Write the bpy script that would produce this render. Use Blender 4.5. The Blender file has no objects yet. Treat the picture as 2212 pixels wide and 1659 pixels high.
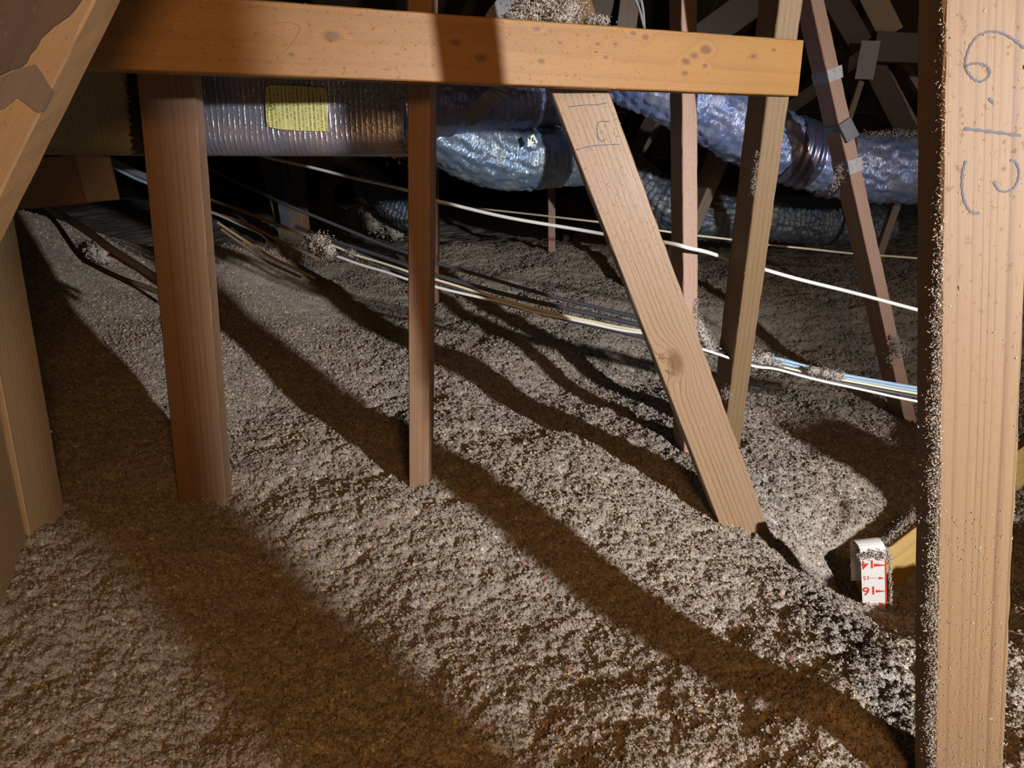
import bpy, bmesh, math, random
import numpy as np
from mathutils import Vector, Matrix
random.seed(7); RNG = np.random.default_rng(7)
S = bpy.context.scene
COL = S.collection
# ------------------------------------------------------------------ camera
CAMZ, FPX, TILT = 0.58, 1600.0, math.radians(17)
CT, ST = math.cos(TILT), math.sin(TILT)
cam = bpy.data.cameras.new('camera'); camo = bpy.data.objects.new('camera', cam); COL.objects.link(camo)
cam.sensor_width = 36; cam.lens = FPX / 2212 * 36; cam.clip_start = 0.02; cam.clip_end = 60
camo.location = (0, 0, CAMZ); camo.rotation_euler = (math.radians(90) - TILT, 0, 0)
S.camera = camo
# ------------------------------------------------------------------ world, lamps, exposure
W = bpy.data.worlds.new('world'); S.world = W; W.use_nodes = True
W.node_tree.nodes['Background'].inputs[0].default_value = (0.9, 0.75, 0.6, 1)
W.node_tree.nodes['Background'].inputs[1].default_value = 0.012
S.view_settings.view_transform = 'Standard'; S.view_settings.look = 'None'
S.view_settings.exposure = 0.0; S.view_settings.gamma = 1; S.view_settings.use_curve_mapping = False
LX, LY, LZ = 1.78, -1.28, 0.80

def lamp(name, kind, loc, power, color, radius, target=None, angle=None, blend=1.0):
    l = bpy.data.lights.new(name, kind); l.energy = power; l.color = color
    l.shadow_soft_size = radius
    o = bpy.data.objects.new(name, l); COL.objects.link(o); o.location = loc
    if target is not None:
        o.rotation_euler = (Vector(target) - Vector(loc)).to_track_quat('-Z', 'Y').to_euler()
    if angle: l.spot_size = math.radians(angle); l.spot_blend = blend
    return o
lamp('work_light', 'POINT', (LX, LY, LZ), 138, (1.0, 0.955, 0.91), 0.034)
lamp('far_fill_spot', 'SPOT', (LX, LY, LZ), 520, (0.97, 0.96, 0.98), 0.034, (-0.9, 4.0, -.2), 42)  # extra spot added at the work light to brighten the far floor
lamp('warm_fill', 'POINT', (0.24, -0.40, 0.90), 25.0, (1.0, 0.49, 0.16), 0.11)  # added fill lamp, stands in for warm bounce off the wood


# ------------------------------------------------------------------ pixel -> place
def P(px, py, Y):
    U = 829.5 - py; f = FPX * CT + U * ST; u = U * CT - FPX * ST
    return np.array([(px - 1106) / f * Y, Y, CAMZ + u / f * Y])
def ray(px, py):
    U = 829.5 - py
    return np.array([px - 1106, FPX * CT + U * ST, U * CT - FPX * ST])

# ------------------------------------------------------------------ noise (numpy)
def h2(ix, iy, s=0):
    n = (ix.astype(np.int64) * 374761393 + iy.astype(np.int64) * 668265263 + s * 974634777) & 0xffffffff
    n = ((n ^ (n >> 13)) * 1274126177) & 0xffffffff
    n = n ^ (n >> 16)
    return (n & 0xffffff) / float(0xffffff)
def vnoise(x, y, s=0):
    ix = np.floor(x); iy = np.floor(y); fx = x - ix; fy = y - iy
    ux = fx * fx * (3 - 2 * fx); uy = fy * fy * (3 - 2 * fy)
    a = h2(ix, iy, s); b = h2(ix + 1, iy, s); c = h2(ix, iy + 1, s); d = h2(ix + 1, iy + 1, s)
    return (a + (b - a) * ux) * (1 - uy) + (c + (d - c) * ux) * uy
def lumps(x, y, s=0):
    """height of jittered round crumbs, 0..1"""
    ix = np.floor(x); iy = np.floor(y); best = np.zeros_like(x)
    for dx in (-1, 0, 1):
        for dy in (-1, 0, 1):
            cx, cy = ix + dx, iy + dy
            px = cx + h2(cx, cy, s); py = cy + h2(cx, cy, s + 1); r = 0.45 + 0.5 * h2(cx, cy, s + 2)
            q = 1 - ((x - px) ** 2 + (y - py) ** 2) / (r * r)
            best = np.maximum(best, np.sqrt(np.clip(q, 0, None)) * (0.4 + 0.6 * r))
    return best

# ------------------------------------------------------------------ insulation height
CP = []   # control points x, y, z, radius
def cp(px, py, Y, r=0.25): p = P(px, py, Y); CP.append((p[0], p[1], p[2], r))
cp(134, 1090, 1.17, .18); cp(20, 1310, .87, .2); cp(440, 1040, 1.27, .2); cp(905, 1035, 1.30, .2)
cp(1560, 1148, 1.31, .12); cp(1672, 1185, 1.30, .12); cp(1478, 965, 1.72, .2); cp(1592, 925, 1.72, .2)
cp(1945, 905, 2.15, .3); cp(1892, 1318, 1.13, .10); cp(1960, 1230, 1.30, .14); cp(1900, 1080, 1.62, .18)
cp(1820, 1010, 1.60, .12); cp(1740, 1180, 1.22, .14); cp(1780, 1300, 1.02, .14)
cp(1960, 1560, .68, .12); cp(1750, 1640, .66, .2); cp(1300, 1320, .96, .2); cp(1106, 1640, .68, .25)
cp(400, 1640, .66, .3); cp(2200, 1350, .95, .2); cp(700, 1350, .93, .2); cp(700, 1050, 1.3, .2); cp(1200, 1050, 1.33, .2)
CPA = np.array(CP)
def base_h(x, y):
    wsum = np.full_like(x, 0.02); z = wsum * -0.02
    for a, b, c, r in CPA:
        w = np.exp(-((x - a) ** 2 + (y - b) ** 2) / (2 * r * r))
        z += w * c; wsum += w
    z = z / wsum
    # rises and hollows behind the truss
    def g(cx, cy, rx, ry, rot=0):
        c_, s_ = math.cos(rot), math.sin(rot); X = (x - cx) * c_ + (y - cy) * s_; Y = -(x - cx) * s_ + (y - cy) * c_
        return np.exp(-(X / rx) ** 2 - (Y / ry) ** 2)
    z += 0.46 * g(-1.95, 2.65, 0.66, 0.9)          # bank at the left
    z += 0.10 * g(-.95, 2.1, .35, .5)
    z += 0.20 * g(-1.05, 3.05, .30, .28)
    z += 0.10 * g(.1, 4.2, 1.3, .8)
    z -= 0.14 * g(.735, 1.27, .17, .13)
    z -= 0.035 * g(.64, 1.06, .07, .06)
    z -= 0.03 * g(.60, 1.22, .07, .10)
    z += np.clip((y - 3.0), 0, 6) * 0.020
    return z
def mid_h(x, y):
    return 0.035 * (vnoise(x * 3.1, y * 3.1, 5) - .5) + 0.024 * (vnoise(x * 8, y * 8, 9) - .5)
def fine_h(x, y, d):
    wx = x + .012 * (vnoise(x * 60, y * 60, 71) - .5); wy = y + .012 * (vnoise(x * 60, y * 60, 72) - .5)
    soft = 1 - .62 * np.clip((-x * 1.2 - .35) * 1.5, 0, 1) * np.clip((y - 1.2) * 2, 0, 1)
    nr = .85 + .15 * np.clip((y - 1.1) / .6, 0, 1)
    z = 0.011 * nr * lumps(wx / .055, wy / .055, 11) * soft
    z += 0.008 * nr * lumps(wx / .024, wy / .024, 21) * soft
    z += 0.0052 * lumps(wx / .0115, wy / .0115, 31) * (.35 + .65 * soft)
    z += 0.0026 * (vnoise(wx / .0045, wy / .0045, 41) - .5) * 2
    return z
def height(x, y):
    return base_h(x, y) + mid_h(x, y) + fine_h(x, y, None) - .02

# ------------------------------------------------------------------ object helpers
MW = {}
def tag(o, label=None, cat=None, group=None, kind=None):
    if label: o['label'] = label
    if cat: o['category'] = cat
    if group: o['group'] = group
    if kind: o['kind'] = kind
    return o
def mk(name, V, F, mat, parent=None, smooth=False, M=None, world=True):
    """V in world space (world=True) or local to M / parent"""
    V = np.asarray(V, dtype=float).reshape(-1, 3)
    if parent is not None: Mx = MW[parent.name]
    else: Mx = M if M is not None else Matrix.Translation(Vector(V.mean(0) if world else (0, 0, 0)))
    if world:
        Mi = np.array(Mx.inverted()); V = V @ Mi[:3, :3].T + Mi[:3, 3]
    me = bpy.data.meshes.new(name)
    if isinstance(F, np.ndarray):
        k = F.shape[1]; n = len(F)
        me.vertices.add(len(V)); me.vertices.foreach_set('co', V.astype(np.float32).ravel())
        me.loops.add(n * k); me.loops.foreach_set('vertex_index', F.astype(np.int32).ravel())
        me.polygons.add(n); me.polygons.foreach_set('loop_start', np.arange(0, n * k, k, dtype=np.int32))
        me.update(calc_edges=True); me.validate()
    else:
        me.from_pydata([tuple(v) for v in V], [], F); me.update()
    if smooth: me.polygons.foreach_set('use_smooth', np.ones(len(me.polygons), dtype=bool))
    me.materials.append(mat)
    o = bpy.data.objects.new(name, me); COL.objects.link(o)
    if parent is not None: o.parent = parent; MW[o.name] = Mx
    else: o.matrix_world = Mx; MW[o.name] = Mx.copy()
    return o

# ------------------------------------------------------------------ materials
def newmat(name):
    m = bpy.data.materials.new(name); m.use_nodes = True; nt = m.node_tree
    return m, nt, nt.nodes, nt.links, nt.nodes['Principled BSDF']
def N(nt, t, **kw):
    n = nt.nodes.new(t)
    for k, v in kw.items(): setattr(n, k, v)
    return n
def math_(nt, op, a, b=None, c=None):
    n = nt.nodes.new('ShaderNodeMath'); n.operation = op
    for i, v in enumerate((a, b, c)):
        if v is None: continue
        if isinstance(v, (int, float)): n.inputs[i].default_value = v
        else: nt.links.new(v, n.inputs[i])
    return n.outputs[0]
def mix(nt, f, a, b, mode='MIX'):
    n = nt.nodes.new('ShaderNodeMix'); n.data_type = 'RGBA'; n.blend_type = mode
    for i, v in ((0, f), (6, a), (7, b)):
        if isinstance(v, (int, float)): n.inputs[i].default_value = v
        elif isinstance(v, tuple): n.inputs[i].default_value = (*v, 1) if len(v) == 3 else v
        else: nt.links.new(v, n.inputs[i])
    return n.outputs[2]
def ramp(nt, f, stops):
    n = nt.nodes.new('ShaderNodeValToRGB'); e = n.color_ramp.elements
    while len(e) < len(stops): e.new(0.5)
    for k, (p, c) in enumerate(stops): e[k].position = p; e[k].color = (*c, 1) if isinstance(c, tuple) else (c, c, c, 1)
    nt.links.new(f, n.inputs[0]); return n.outputs[0]
def noise(nt, vec, scale, detail=3, rough=.55, dist=0):
    n = nt.nodes.new('ShaderNodeTexNoise'); n.inputs['Scale'].default_value = scale; n.inputs['Detail'].default_value = detail
    n.inputs['Roughness'].default_value = rough; n.inputs['Distortion'].default_value = dist
    if vec is not None: nt.links.new(vec, n.inputs['Vector'])
    return n.outputs[0]
def mapping(nt, vec, scale=(1, 1, 1), loc=(0, 0, 0)):
    n = nt.nodes.new('ShaderNodeMapping'); n.inputs['Scale'].default_value = scale; n.inputs['Location'].default_value = loc
    nt.links.new(vec, n.inputs[0]); return n.outputs[0]
def bump(nt, h, strength, dist, normal=None):
    n = nt.nodes.new('ShaderNodeBump'); n.inputs['Strength'].default_value = strength; n.inputs['Distance'].default_value = dist
    nt.links.new(h, n.inputs['Height'])
    if normal is not None: nt.links.new(normal, n.inputs['Normal'])
    return n.outputs[0]

def wood(name, early, late, stain, freq=85, line=.55, dust=.25, knots=(), pith=(.02, -.09), rough=.55):
    """local x runs along the board; growth rings around a pith line beside the board"""
    m, nt, nd, lk, B = newmat(name)
    tc = N(nt, 'ShaderNodeTexCoord'); oi = N(nt, 'ShaderNodeObjectInfo')
    co = tc.outputs['Object']
    off = N(nt, 'ShaderNodeVectorMath', operation='SCALE'); off.inputs[0].default_value = (7.3, 0, 0); lk.new(oi.outputs['Random'], off.inputs['Scale'])
    ad = N(nt, 'ShaderNodeVectorMath', operation='ADD'); lk.new(co, ad.inputs[0]); lk.new(off.outputs[0], ad.inputs[1]); v = ad.outputs[0]
    wob = noise(nt, mapping(nt, v, (1.3, 5, 5)), 1.0, 2, .45)
    sep = N(nt, 'ShaderNodeSeparateXYZ'); lk.new(co, sep.inputs[0])
    yy = math_(nt, 'SUBTRACT', sep.outputs[1], math_(nt, 'MULTIPLY_ADD', oi.outputs['Random'], .05, pith[0] - .025))
    zz = math_(nt, 'SUBTRACT', sep.outputs[2], pith[1])
    r = math_(nt, 'SQRT', math_(nt, 'ADD', math_(nt, 'MULTIPLY', yy, yy), math_(nt, 'MULTIPLY', zz, zz)))
    r = math_(nt, 'MULTIPLY_ADD', wob, .012, r)
    kn = None
    for kx, ky, kr in knots:
        dx = math_(nt, 'MULTIPLY', math_(nt, 'SUBTRACT', sep.outputs[0], kx), .6)
        dy = math_(nt, 'SUBTRACT', sep.outputs[1], ky)
        wv = noise(nt, v, 60, 2)
        d = math_(nt, 'SQRT', math_(nt, 'ADD', math_(nt, 'MULTIPLY', dx, dx), math_(nt, 'MULTIPLY', dy, dy)))
        d = math_(nt, 'MULTIPLY_ADD', wv, kr * .9, math_(nt, 'SUBTRACT', d, kr * .45))
        g = math_(nt, 'POWER', 2.718, math_(nt, 'MULTIPLY', math_(nt, 'MULTIPLY', d, d), -1 / (2 * kr * kr)))
        r = math_(nt, 'MULTIPLY_ADD', g, kr * 1.6, r)
        kn = g if kn is None else math_(nt, 'MAXIMUM', kn, g)
    cr_ = N(nt, 'ShaderNodeCombineXYZ'); lk.new(r, cr_.inputs[1]); lk.new(oi.outputs['Random'], cr_.inputs[2])
    r = math_(nt, 'MULTIPLY_ADD', noise(nt, cr_.outputs[0], 38, 1), .022, r)
    rv = ramp(nt, noise(nt, mapping(nt, cr_.outputs[0], (1, 1, 7)), 75, 2), [(.35, .35), (.65, 1.0)])
    fr = math_(nt, 'FRACT', math_(nt, 'MULTIPLY', r, freq))
    ring = ramp(nt, fr, [(0, 0.0), (.60, .08), (.80, .55), (.91, 1.0), (1, 0.05)])
    fib = noise(nt, mapping(nt, v, (18, 700, 700)), 1.0, 2, .6)
    ring = math_(nt, 'MULTIPLY', ring, rv)
    c = mix(nt, math_(nt, 'MULTIPLY', ring, line), early, late)
    c = mix(nt, math_(nt, 'MULTIPLY', fib, .35), c, late, 'MULTIPLY')
    st = ramp(nt, noise(nt, mapping(nt, v, (3.2, 10, 10)), 1.0, 4, .6), [(.42, 0.0), (.68, 1.0)])
    c = mix(nt, math_(nt, 'MULTIPLY', st, .55), c, stain)
    if kn is not None:
        kd = ramp(nt, kn, [(.55, 0.0), (.9, 1.0)])
        c = mix(nt, math_(nt, 'MULTIPLY', kd, .8), c, (.13, .055, .02))
    dots = ramp(nt, noise(nt, v, 210, 2, .5), [(.66, 0.0), (.70, 1.0)])
    c = mix(nt, math_(nt, 'MULTIPLY', dots, .35), c, (.16, .08, .035))
    sp = ramp(nt, noise(nt, mapping(nt, v, (1, 1, 1), (3, 1, 2)), 120, 5, .75), [(.60, 0.0), (.72, 1.0)])
    c = mix(nt, math_(nt, 'MULTIPLY', sp, dust), c, (.42, .36, .31))
    lk.new(c, B.inputs['Base Color']); B.inputs['Roughness'].default_value = rough
    B.inputs['Specular IOR Level'].default_value = .35
    h = math_(nt, 'ADD', math_(nt, 'MULTIPLY', ring, -.08), math_(nt, 'ADD', math_(nt, 'MULTIPLY', fib, .5), sp))
    lk.new(bump(nt, h, .5, .0008), B.inputs['Normal'])
    return m

_bz = CAMZ + .147; _bd = np.array([.9255, .3785, 0]); _bn = np.array([.3785, -.9255, 0]); _ba = np.array([.497, 1.378, _bz]) - _bd * 1.55
def beam_local(px, py):
    c = np.array([0, 0, CAMZ]); v = ray(px, py); q = c + v * ((_ba - c).dot(_bn) / v.dot(_bn)) - _ba
    return q.dot(_bd), q[2]
BK = [(*beam_local(a, b), r) for a, b, r in ((718, 78, .008), (985, 92, .006), (1040, 125, .007), (1160, 62, .004), (1291, 95, .0035), (1308, 124, .0035), (1288, 112, .003), (1210, 93, .003),
     (1368, 72, .004), (1395, 80, .0045), (1482, 133, .006), (1525, 108, .0075), (1500, 120, .006), (1480, 158, .004), (1524, 142, .0035), (1628, 122, .0045), (1672, 108, .003), (1170, 132, .004), (1330, 95, .003), (630, 118, .003))]
WBEAM = wood('collar_pine', (.35, .18, .050), (.21, .095, .022), (.28, .13, .032), 150, .40, .05, knots=BK, rough=.5)
WTAN = wood('tan_pine', (.245, .158, .078), (.11, .06, .024), (.20, .12, .062), 120, .8, .12, pith=(.10, -.05))
WDIAG = wood('brace_pine', (.33, .22, .125), (.13, .066, .03), (.285, .185, .125), 125, .9, .08, pith=(.10, -.05), knots=((.545, -.012, .017),), rough=.38)
WRED = wood('red_fir', (.34, .21, .125), (.17, .09, .045), (.27, .155, .105), 130, .8, .15, pith=(.085, -.05))
WPINK = wood('pink_fir', (.40, .25, .17), (.24, .115, .07), (.36, .24, .19), 190, .8, .2, pith=(.08, -.04))
WGREY = wood('grey_dusty_fir', (.24, .18, .13), (.14, .09, .055), (.19, .15, .12), 110, .5, .5)
WDARK = wood('shaded_far_fir', (.062, .042, .028), (.033, .021, .014), (.048, .033, .024), 110, .5, .5)  # gloom of the far roof space put into the wood colour
WTAN2 = wood('edge_stud_pine', (.46, .31, .155), (.24, .14, .06), (.38, .235, .12), 110, .75, .15, pith=(.10, -.05))  # tan pine brightened, warm light on the edge studs put into colour
WYEL = wood('yellow_pine', (.46, .31, .11), (.26, .15, .04), (.40, .25, .08), 110, .6, .15)

def insul_mat(name, inst=False, light=False):
    m, nt, nd, lk, B = newmat(name)
    g = N(nt, 'ShaderNodeNewGeometry'); oi = N(nt, 'ShaderNodeObjectInfo'); pos = g.outputs['Position']
    a = noise(nt, pos, 38, 4, .65); b = noise(nt, pos, 330, 3, .7)
    c = ramp(nt, b, [(.30, (.18, .15, .125)), (.48, (.40, .355, .30)), (.62, (.54, .49, .425)), (.74, (.78, .73, .65))])
    c = mix(nt, math_(nt, 'MULTIPLY', ramp(nt, a, [(.38, 1.0), (.60, 0.0)]), .22), c, (.34, .30, .265))
    v = N(nt, 'ShaderNodeTexVoronoi'); v.inputs['Scale'].default_value = 260; lk.new(pos, v.inputs['Vector'])
    sr = N(nt, 'ShaderNodeSeparateColor'); lk.new(v.outputs['Color'], sr.inputs[0])
    c = mix(nt, math_(nt, 'GREATER_THAN', sr.outputs[0], .97), c, (.74, .70, .63))
    c = mix(nt, math_(nt, 'GREATER_THAN', sr.outputs[1], .994), c, (.60, .45, .16))
    c = mix(nt, math_(nt, 'GREATER_THAN', sr.outputs[2], .997), c, (.55, .22, .15))
    if light: c = mix(nt, .35, c, (.62, .57, .53))
    if inst:
        rc = ramp(nt, oi.outputs['Random'], [(0, (.50, .45, .40)), (.45, (.80, .75, .70)), (.85, (1.0, .95, .89)), (.97, (1.25, 1.2, 1.12)), (1, (1.35, 1.2, .7))])
        c = mix(nt, 1.0, c, rc, 'MULTIPLY')
    lk.new(c, B.inputs['Base Color']); B.inputs['Roughness'].default_value = .95; B.inputs['Specular IOR Level'].default_value = .1
    lk.new(bump(nt, noise(nt, pos, 420, 4, .75), .9, .0022), B.inputs['Normal'])
    return m
INS = insul_mat('cellulose'); INSL = insul_mat('cellulose_pale', light=True); INSF = insul_mat('cellulose_flake', True)

def plain(name, col, rough=.6, metal=0, spec=.5, bumps=None):
    m, nt, nd, lk, B = newmat(name)
    B.inputs['Base Color'].default_value = (*col, 1); B.inputs['Roughness'].default_value = rough
    B.inputs['Metallic'].default_value = metal; B.inputs['Specular IOR Level'].default_value = spec
    tc = N(nt, 'ShaderNodeTexCoord')
    n1 = noise(nt, tc.outputs['Object'], 160, 4, .7)
    c = mix(nt, math_(nt, 'MULTIPLY', ramp(nt, n1, [(.5, 0.0), (.7, 1.0)]), .35), col, tuple(min(1, x * .6 + .08) for x in col))
    lk.new(c, B.inputs['Base Color'])
    if bumps: lk.new(bump(nt, noise(nt, tc.outputs['Object'], bumps[0], 3), bumps[1], bumps[2]), B.inputs['Normal'])
    return m
CWHITE = plain('white_sheath', (.78, .78, .74), .4)
CYEL = plain('cream_sheath', (.72, .66, .45), .4)
CBLACK = plain('dark_sheath', (.055, .055, .065), .45)
CGREY = plain('grey_sheath', (.22, .23, .26), .5)
CBROWN = plain('brown_sheath', (.13, .085, .05), .6)
CORANGE = plain('orange_sheath', (.75, .22, .05), .5)
CBLUE = plain('blue_grey_sheath', (.30, .45, .60), .4)  # blue-grey sheath, deepened for the bluish light on the right
STRAP = plain('galvanised_strap', (.26, .265, .28), .5, .5)
PENCIL = plain('marker_line', (.10, .105, .13), .8)
TAPE = plain('silver_tape', (.55, .57, .62), .35, .5, bumps=(60, .5, .003))
TORN = wood('stained_torn_face', (.17, .115, .085), (.10, .065, .05), (.115, .11, .105), 40, .35, .35)
TORN2 = wood('grey_torn_face', (.26, .20, .15), (.17, .13, .10), (.15, .15, .15), 40, .3, .5)

def foil(name, col, metal=.85, rough=.22, scale=1.0, ribs=False, tint=(.55, .70, 1.0)):
    m, nt, nd, lk, B = newmat(name)
    tc = N(nt, 'ShaderNodeTexCoord'); co = tc.outputs['Object']
    big = noise(nt, co, 14 * scale, 3, .6)
    v = N(nt, 'ShaderNodeTexVoronoi'); v.inputs['Scale'].default_value = 42 * scale
    lk.new(mapping(nt, co, (1, 1, 1)), v.inputs['Vector'])
    cr = noise(nt, co, 95 * scale, 3, .6, 1.5)
    c = mix(nt, ramp(nt, big, [(.35, 0.0), (.65, 1.0)]), col, tuple(a * b for a, b in zip(col, tint)))
    if ribs: nrm = bump(nt, cr, .4, .004)
    else:
        an = N(nt, 'ShaderNodeAttribute'); an.attribute_name = 'tube'; tb = an.outputs['Vector']
        st = noise(nt, mapping(nt, tb, (16, 130, 16)), 1.0, 4, .65, .8)
        cr2 = noise(nt, mapping(nt, tb, (45, 95, 45)), 1.0, 3, .7, 2.0)
        nrm = bump(nt, math_(nt, 'ADD', math_(nt, 'MULTIPLY', st, 1.0), math_(nt, 'MULTIPLY', cr2, .7)), .75, .007)
    if ribs:
        sep = N(nt, 'ShaderNodeSeparateXYZ'); lk.new(co, sep.inputs[0])
        w = math_(nt, 'MULTIPLY_ADD', noise(nt, co, 9, 2), .012, sep.outputs[0])
        s = math_(nt, 'SINE', math_(nt, 'MULTIPLY', w, 2 * math.pi / .0093))
        s2 = math_(nt, 'POWER', math_(nt, 'MULTIPLY_ADD', s, .5, .5), 3.0)
        s3 = math_(nt, 'MULTIPLY', s2, ramp(nt, noise(nt, co, 60, 3, .7), [(.35, .0), (.65, 1.0)]))
        nrm = bump(nt, math_(nt, 'ADD', math_(nt, 'MULTIPLY', s3, 1.0), math_(nt, 'MULTIPLY', cr, .9)), .5, .0018)
        grime = ramp(nt, noise(nt, co, 5, 4, .7), [(.45, 0.0), (.75, 1.0)])
        c = mix(nt, math_(nt, 'MULTIPLY', grime, .5), c, (.30, .22, .14))
    lk.new(c, B.inputs['Base Color']); B.inputs['Metallic'].default_value = metal; B.inputs['Roughness'].default_value = rough
    lk.new(nrm, B.inputs['Normal'])
    return m
FOIL_BLUE = foil('flex_foil_blue', (.50, .57, .80), .62, .18)  # bluish light at the right put into the foil colour
FOIL_U = foil('flex_foil_pale', (.40, .48, .53), .7, .19)
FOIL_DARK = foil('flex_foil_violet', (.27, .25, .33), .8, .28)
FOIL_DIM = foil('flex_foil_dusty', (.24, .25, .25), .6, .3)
FOIL_BOX = foil('scrim_foil', (.47, .45, .48), .72, .33, 1.0, True)
FOIL_TAN = foil('dull_wrap', (.38, .34, .22), .1, .6, 1.0, True, (.9, 1, .8))
PLASTIC = foil('clear_film', (.17, .17, .18), .3, .2)

# ------------------------------------------------------------------ boards
BD = {}
def board(name, label, a, b, w, t, n, mat, group=None, cat='beam', bevel=.0018, ends=(0, 0), rough=.0009, parent=None):
    """a, b: middle of the front face at either end; n: outward normal of that face"""
    a = np.array(a, float); b = np.array(b, float); d = b - a; L = np.linalg.norm(d); x = d / L
    a = a - x * ends[0]; b = b + x * ends[1]; L += ends[0] + ends[1]
    n = np.array(n, float); n = n - x * n.dot(x); n /= np.linalg.norm(n); y = np.cross(n, x)
    M = Matrix(((x[0], y[0], n[0], a[0]), (x[1], y[1], n[1], a[1]), (x[2], y[2], n[2], a[2]), (0, 0, 0, 1)))
    k = max(2, int(L / .02)); bv = bevel
    prof = [(-w/2+bv, 0), (-w/4, 0), (0, 0), (w/4, 0), (w/2-bv, 0), (w/2, -bv), (w/2, -t/2), (w/2, -t+bv), (w/2-bv, -t), (0, -t), (-w/2+bv, -t), (-w/2, -t+bv), (-w/2, -t/2), (-w/2, -bv)]
    m = len(prof); V = []; F = []; rg = random.Random(sum(map(ord, label)) + int(L * 1000))
    for i in range(k + 1):
        X = L * i / k; s = rg.uniform(-rough, rough)
        for j, (yy, zz) in enumerate(prof):
            e = 0 if j in (1, 2, 3) else rg.uniform(-rough, rough) * .6
            V.append((X, yy + e, zz + (e if j > 4 else 0)))
    for i in range(k):
        for j in range(m):
            q = (j + 1) % m; F.append((i*m+j, (i+1)*m+j, (i+1)*m+q, i*m+q))
    F.append(tuple(range(m))); F.append(tuple(k*m + j for j in reversed(range(m))))
    F = [tuple(reversed(f)) for f in F]
    if parent is None:
        o = mk(name, V, F, mat, None, M=M, world=False); tag(o, label, cat, group)
    else:
        Va = np.array(V) @ np.array(M)[:3, :3].T + np.array(M)[:3, 3]
        o = mk(name, Va, F, mat, parent)
    BD[o.name] = (a, x, y, n, L, w, t); o['length'] = L
    return o
def pb(name, label, top, bot, w, t, yaw, mat, ends=(.3, .2), **kw):
    yw = math.radians(yaw)
    return board(name, label, P(*top), P(*bot), w, t, (math.sin(yw), -math.cos(yw), 0), mat, ends=ends, **kw)
def onface(o, px, py, lift=.0004):
    a, x, y, n, L, w, t = BD[o.name]; c = np.array([0, 0, CAMZ]); r = ray(px, py)
    s = (a - c).dot(n) / r.dot(n); return c + r * s + n * lift
def ribbon(name, o, pts, width, mat=PENCIL, smoothn=6):
    """flat drawn line lying on the front face of board o"""
    n = BD[o.name][3]; C = catmull(np.array([onface(o, *p) for p in pts]), smoothn); V = []; F = []
    for i, c in enumerate(C):
        d = C[min(i+1, len(C)-1)] - C[max(i-1, 0)]; d /= np.linalg.norm(d) + 1e-9; s = np.cross(n, d) * width / 2
        k = .75 + .25 * math.sin(i * 1.7)
        V += [c - s * k, c + s * k]
        if i: F.append((2*i-2, 2*i-1, 2*i+1, 2*i))
    return mk(name, V, F, mat, o)

def catmull(pts, n):
    pts = np.array(pts, float); Pn = np.vstack([2*pts[0]-pts[1], pts, 2*pts[-1]-pts[-2]]); out = []
    for i in range(1, len(Pn) - 2):
        for k in range(n):
            t = k / n; p0, p1, p2, p3 = Pn[i-1:i+3]
            out.append(.5 * (2*p1 + (p2-p0)*t + (2*p0-5*p1+4*p2-p3)*t*t + (-p0+3*p1-3*p2+p3)*t**3))
    out.append(pts[-1]); return np.array(out)
def sweep(C, radf, nseg, closed_ends=True):
    """tube around the centre line C with radius function radf(i, angle array)"""
    n = len(C); T = np.gradient(C, axis=0); T /= np.linalg.norm(T, axis=1)[:, None]
    up = np.array([0, 0, 1.0]); ang = np.linspace(0, 2*math.pi, nseg, endpoint=False)
    V = np.zeros((n, nseg, 3)); u = np.cross(T[0], up); u /= np.linalg.norm(u)
    for i in range(n):
        u = u - T[i] * u.dot(T[i]); u /= np.linalg.norm(u); v = np.cross(u, T[i])
        r = radf(i, ang)
        V[i] = C[i] + (np.cos(ang) * r)[:, None] * u + (np.sin(ang) * r)[:, None] * v
    I = np.arange(n - 1)[:, None] * nseg; J = np.arange(nseg)[None]; K = (J + 1) % nseg
    F = np.stack([I + J, I + nseg + J, I + nseg + K, I + K], -1).reshape(-1, 4)
    return V.reshape(-1, 3), F
def cable(name, label, pts, r, mat, group=None, parent=None, n=10, cat='cable'):
    C = catmull([P(*p) for p in pts], n)
    C[:, 2] += .0008 * np.sin(np.arange(len(C)) * .45 + len(pts))
    V, F = sweep(C, lambda i, a: np.full_like(a, r) * (1 + .12 * np.cos(2 * a)), 8)
    o = mk(name, V, F, mat, parent, True)
    if parent is None: tag(o, label, cat, group)
    return o
def flex(name, label, pts, r, mat, pitch=.03, amp=.0016, seed=1, cat='duct', parent=None):
    C = catmull([P(*p) for p in pts], 60)
    # resample evenly
    s = np.concatenate([[0], np.cumsum(np.linalg.norm(np.diff(C, axis=0), axis=1))]); L = s[-1]; m = int(L / .005)
    q = np.linspace(0, L, m); C = np.stack([np.interp(q, s, C[:, k]) for k in range(3)], -1)
    def rf(i, a):
        S_ = q[i]
        w = np.sin(2*math.pi * S_ / pitch + a)
        cr = vnoise(a * 5 + 2 * np.sin(a), np.full_like(a, S_ * 28), seed) + vnoise(a * 13, np.full_like(a, S_ * 60), seed + 3) * .6
        return r * (1 + .02 * math.sin(S_ * 11 + seed)) + amp * w * .5 + amp * 2.2 * (cr - .8)
    V, F = sweep(C, rf, 96)
    o = mk(name, V, F, mat, parent, True)
    at = o.data.attributes.new('tube', 'FLOAT_VECTOR', 'POINT'); A_ = np.linspace(0, 2*math.pi, 96, endpoint=False)
    tv = np.zeros((len(C), 96, 3)); tv[..., 0] = np.cos(A_) * r; tv[..., 1] = q[:, None]; tv[..., 2] = np.sin(A_) * r
    at.data.foreach_set('vector', tv.astype(np.float32).ravel())
    if parent is None: tag(o, label, cat)
    return o, C

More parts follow.
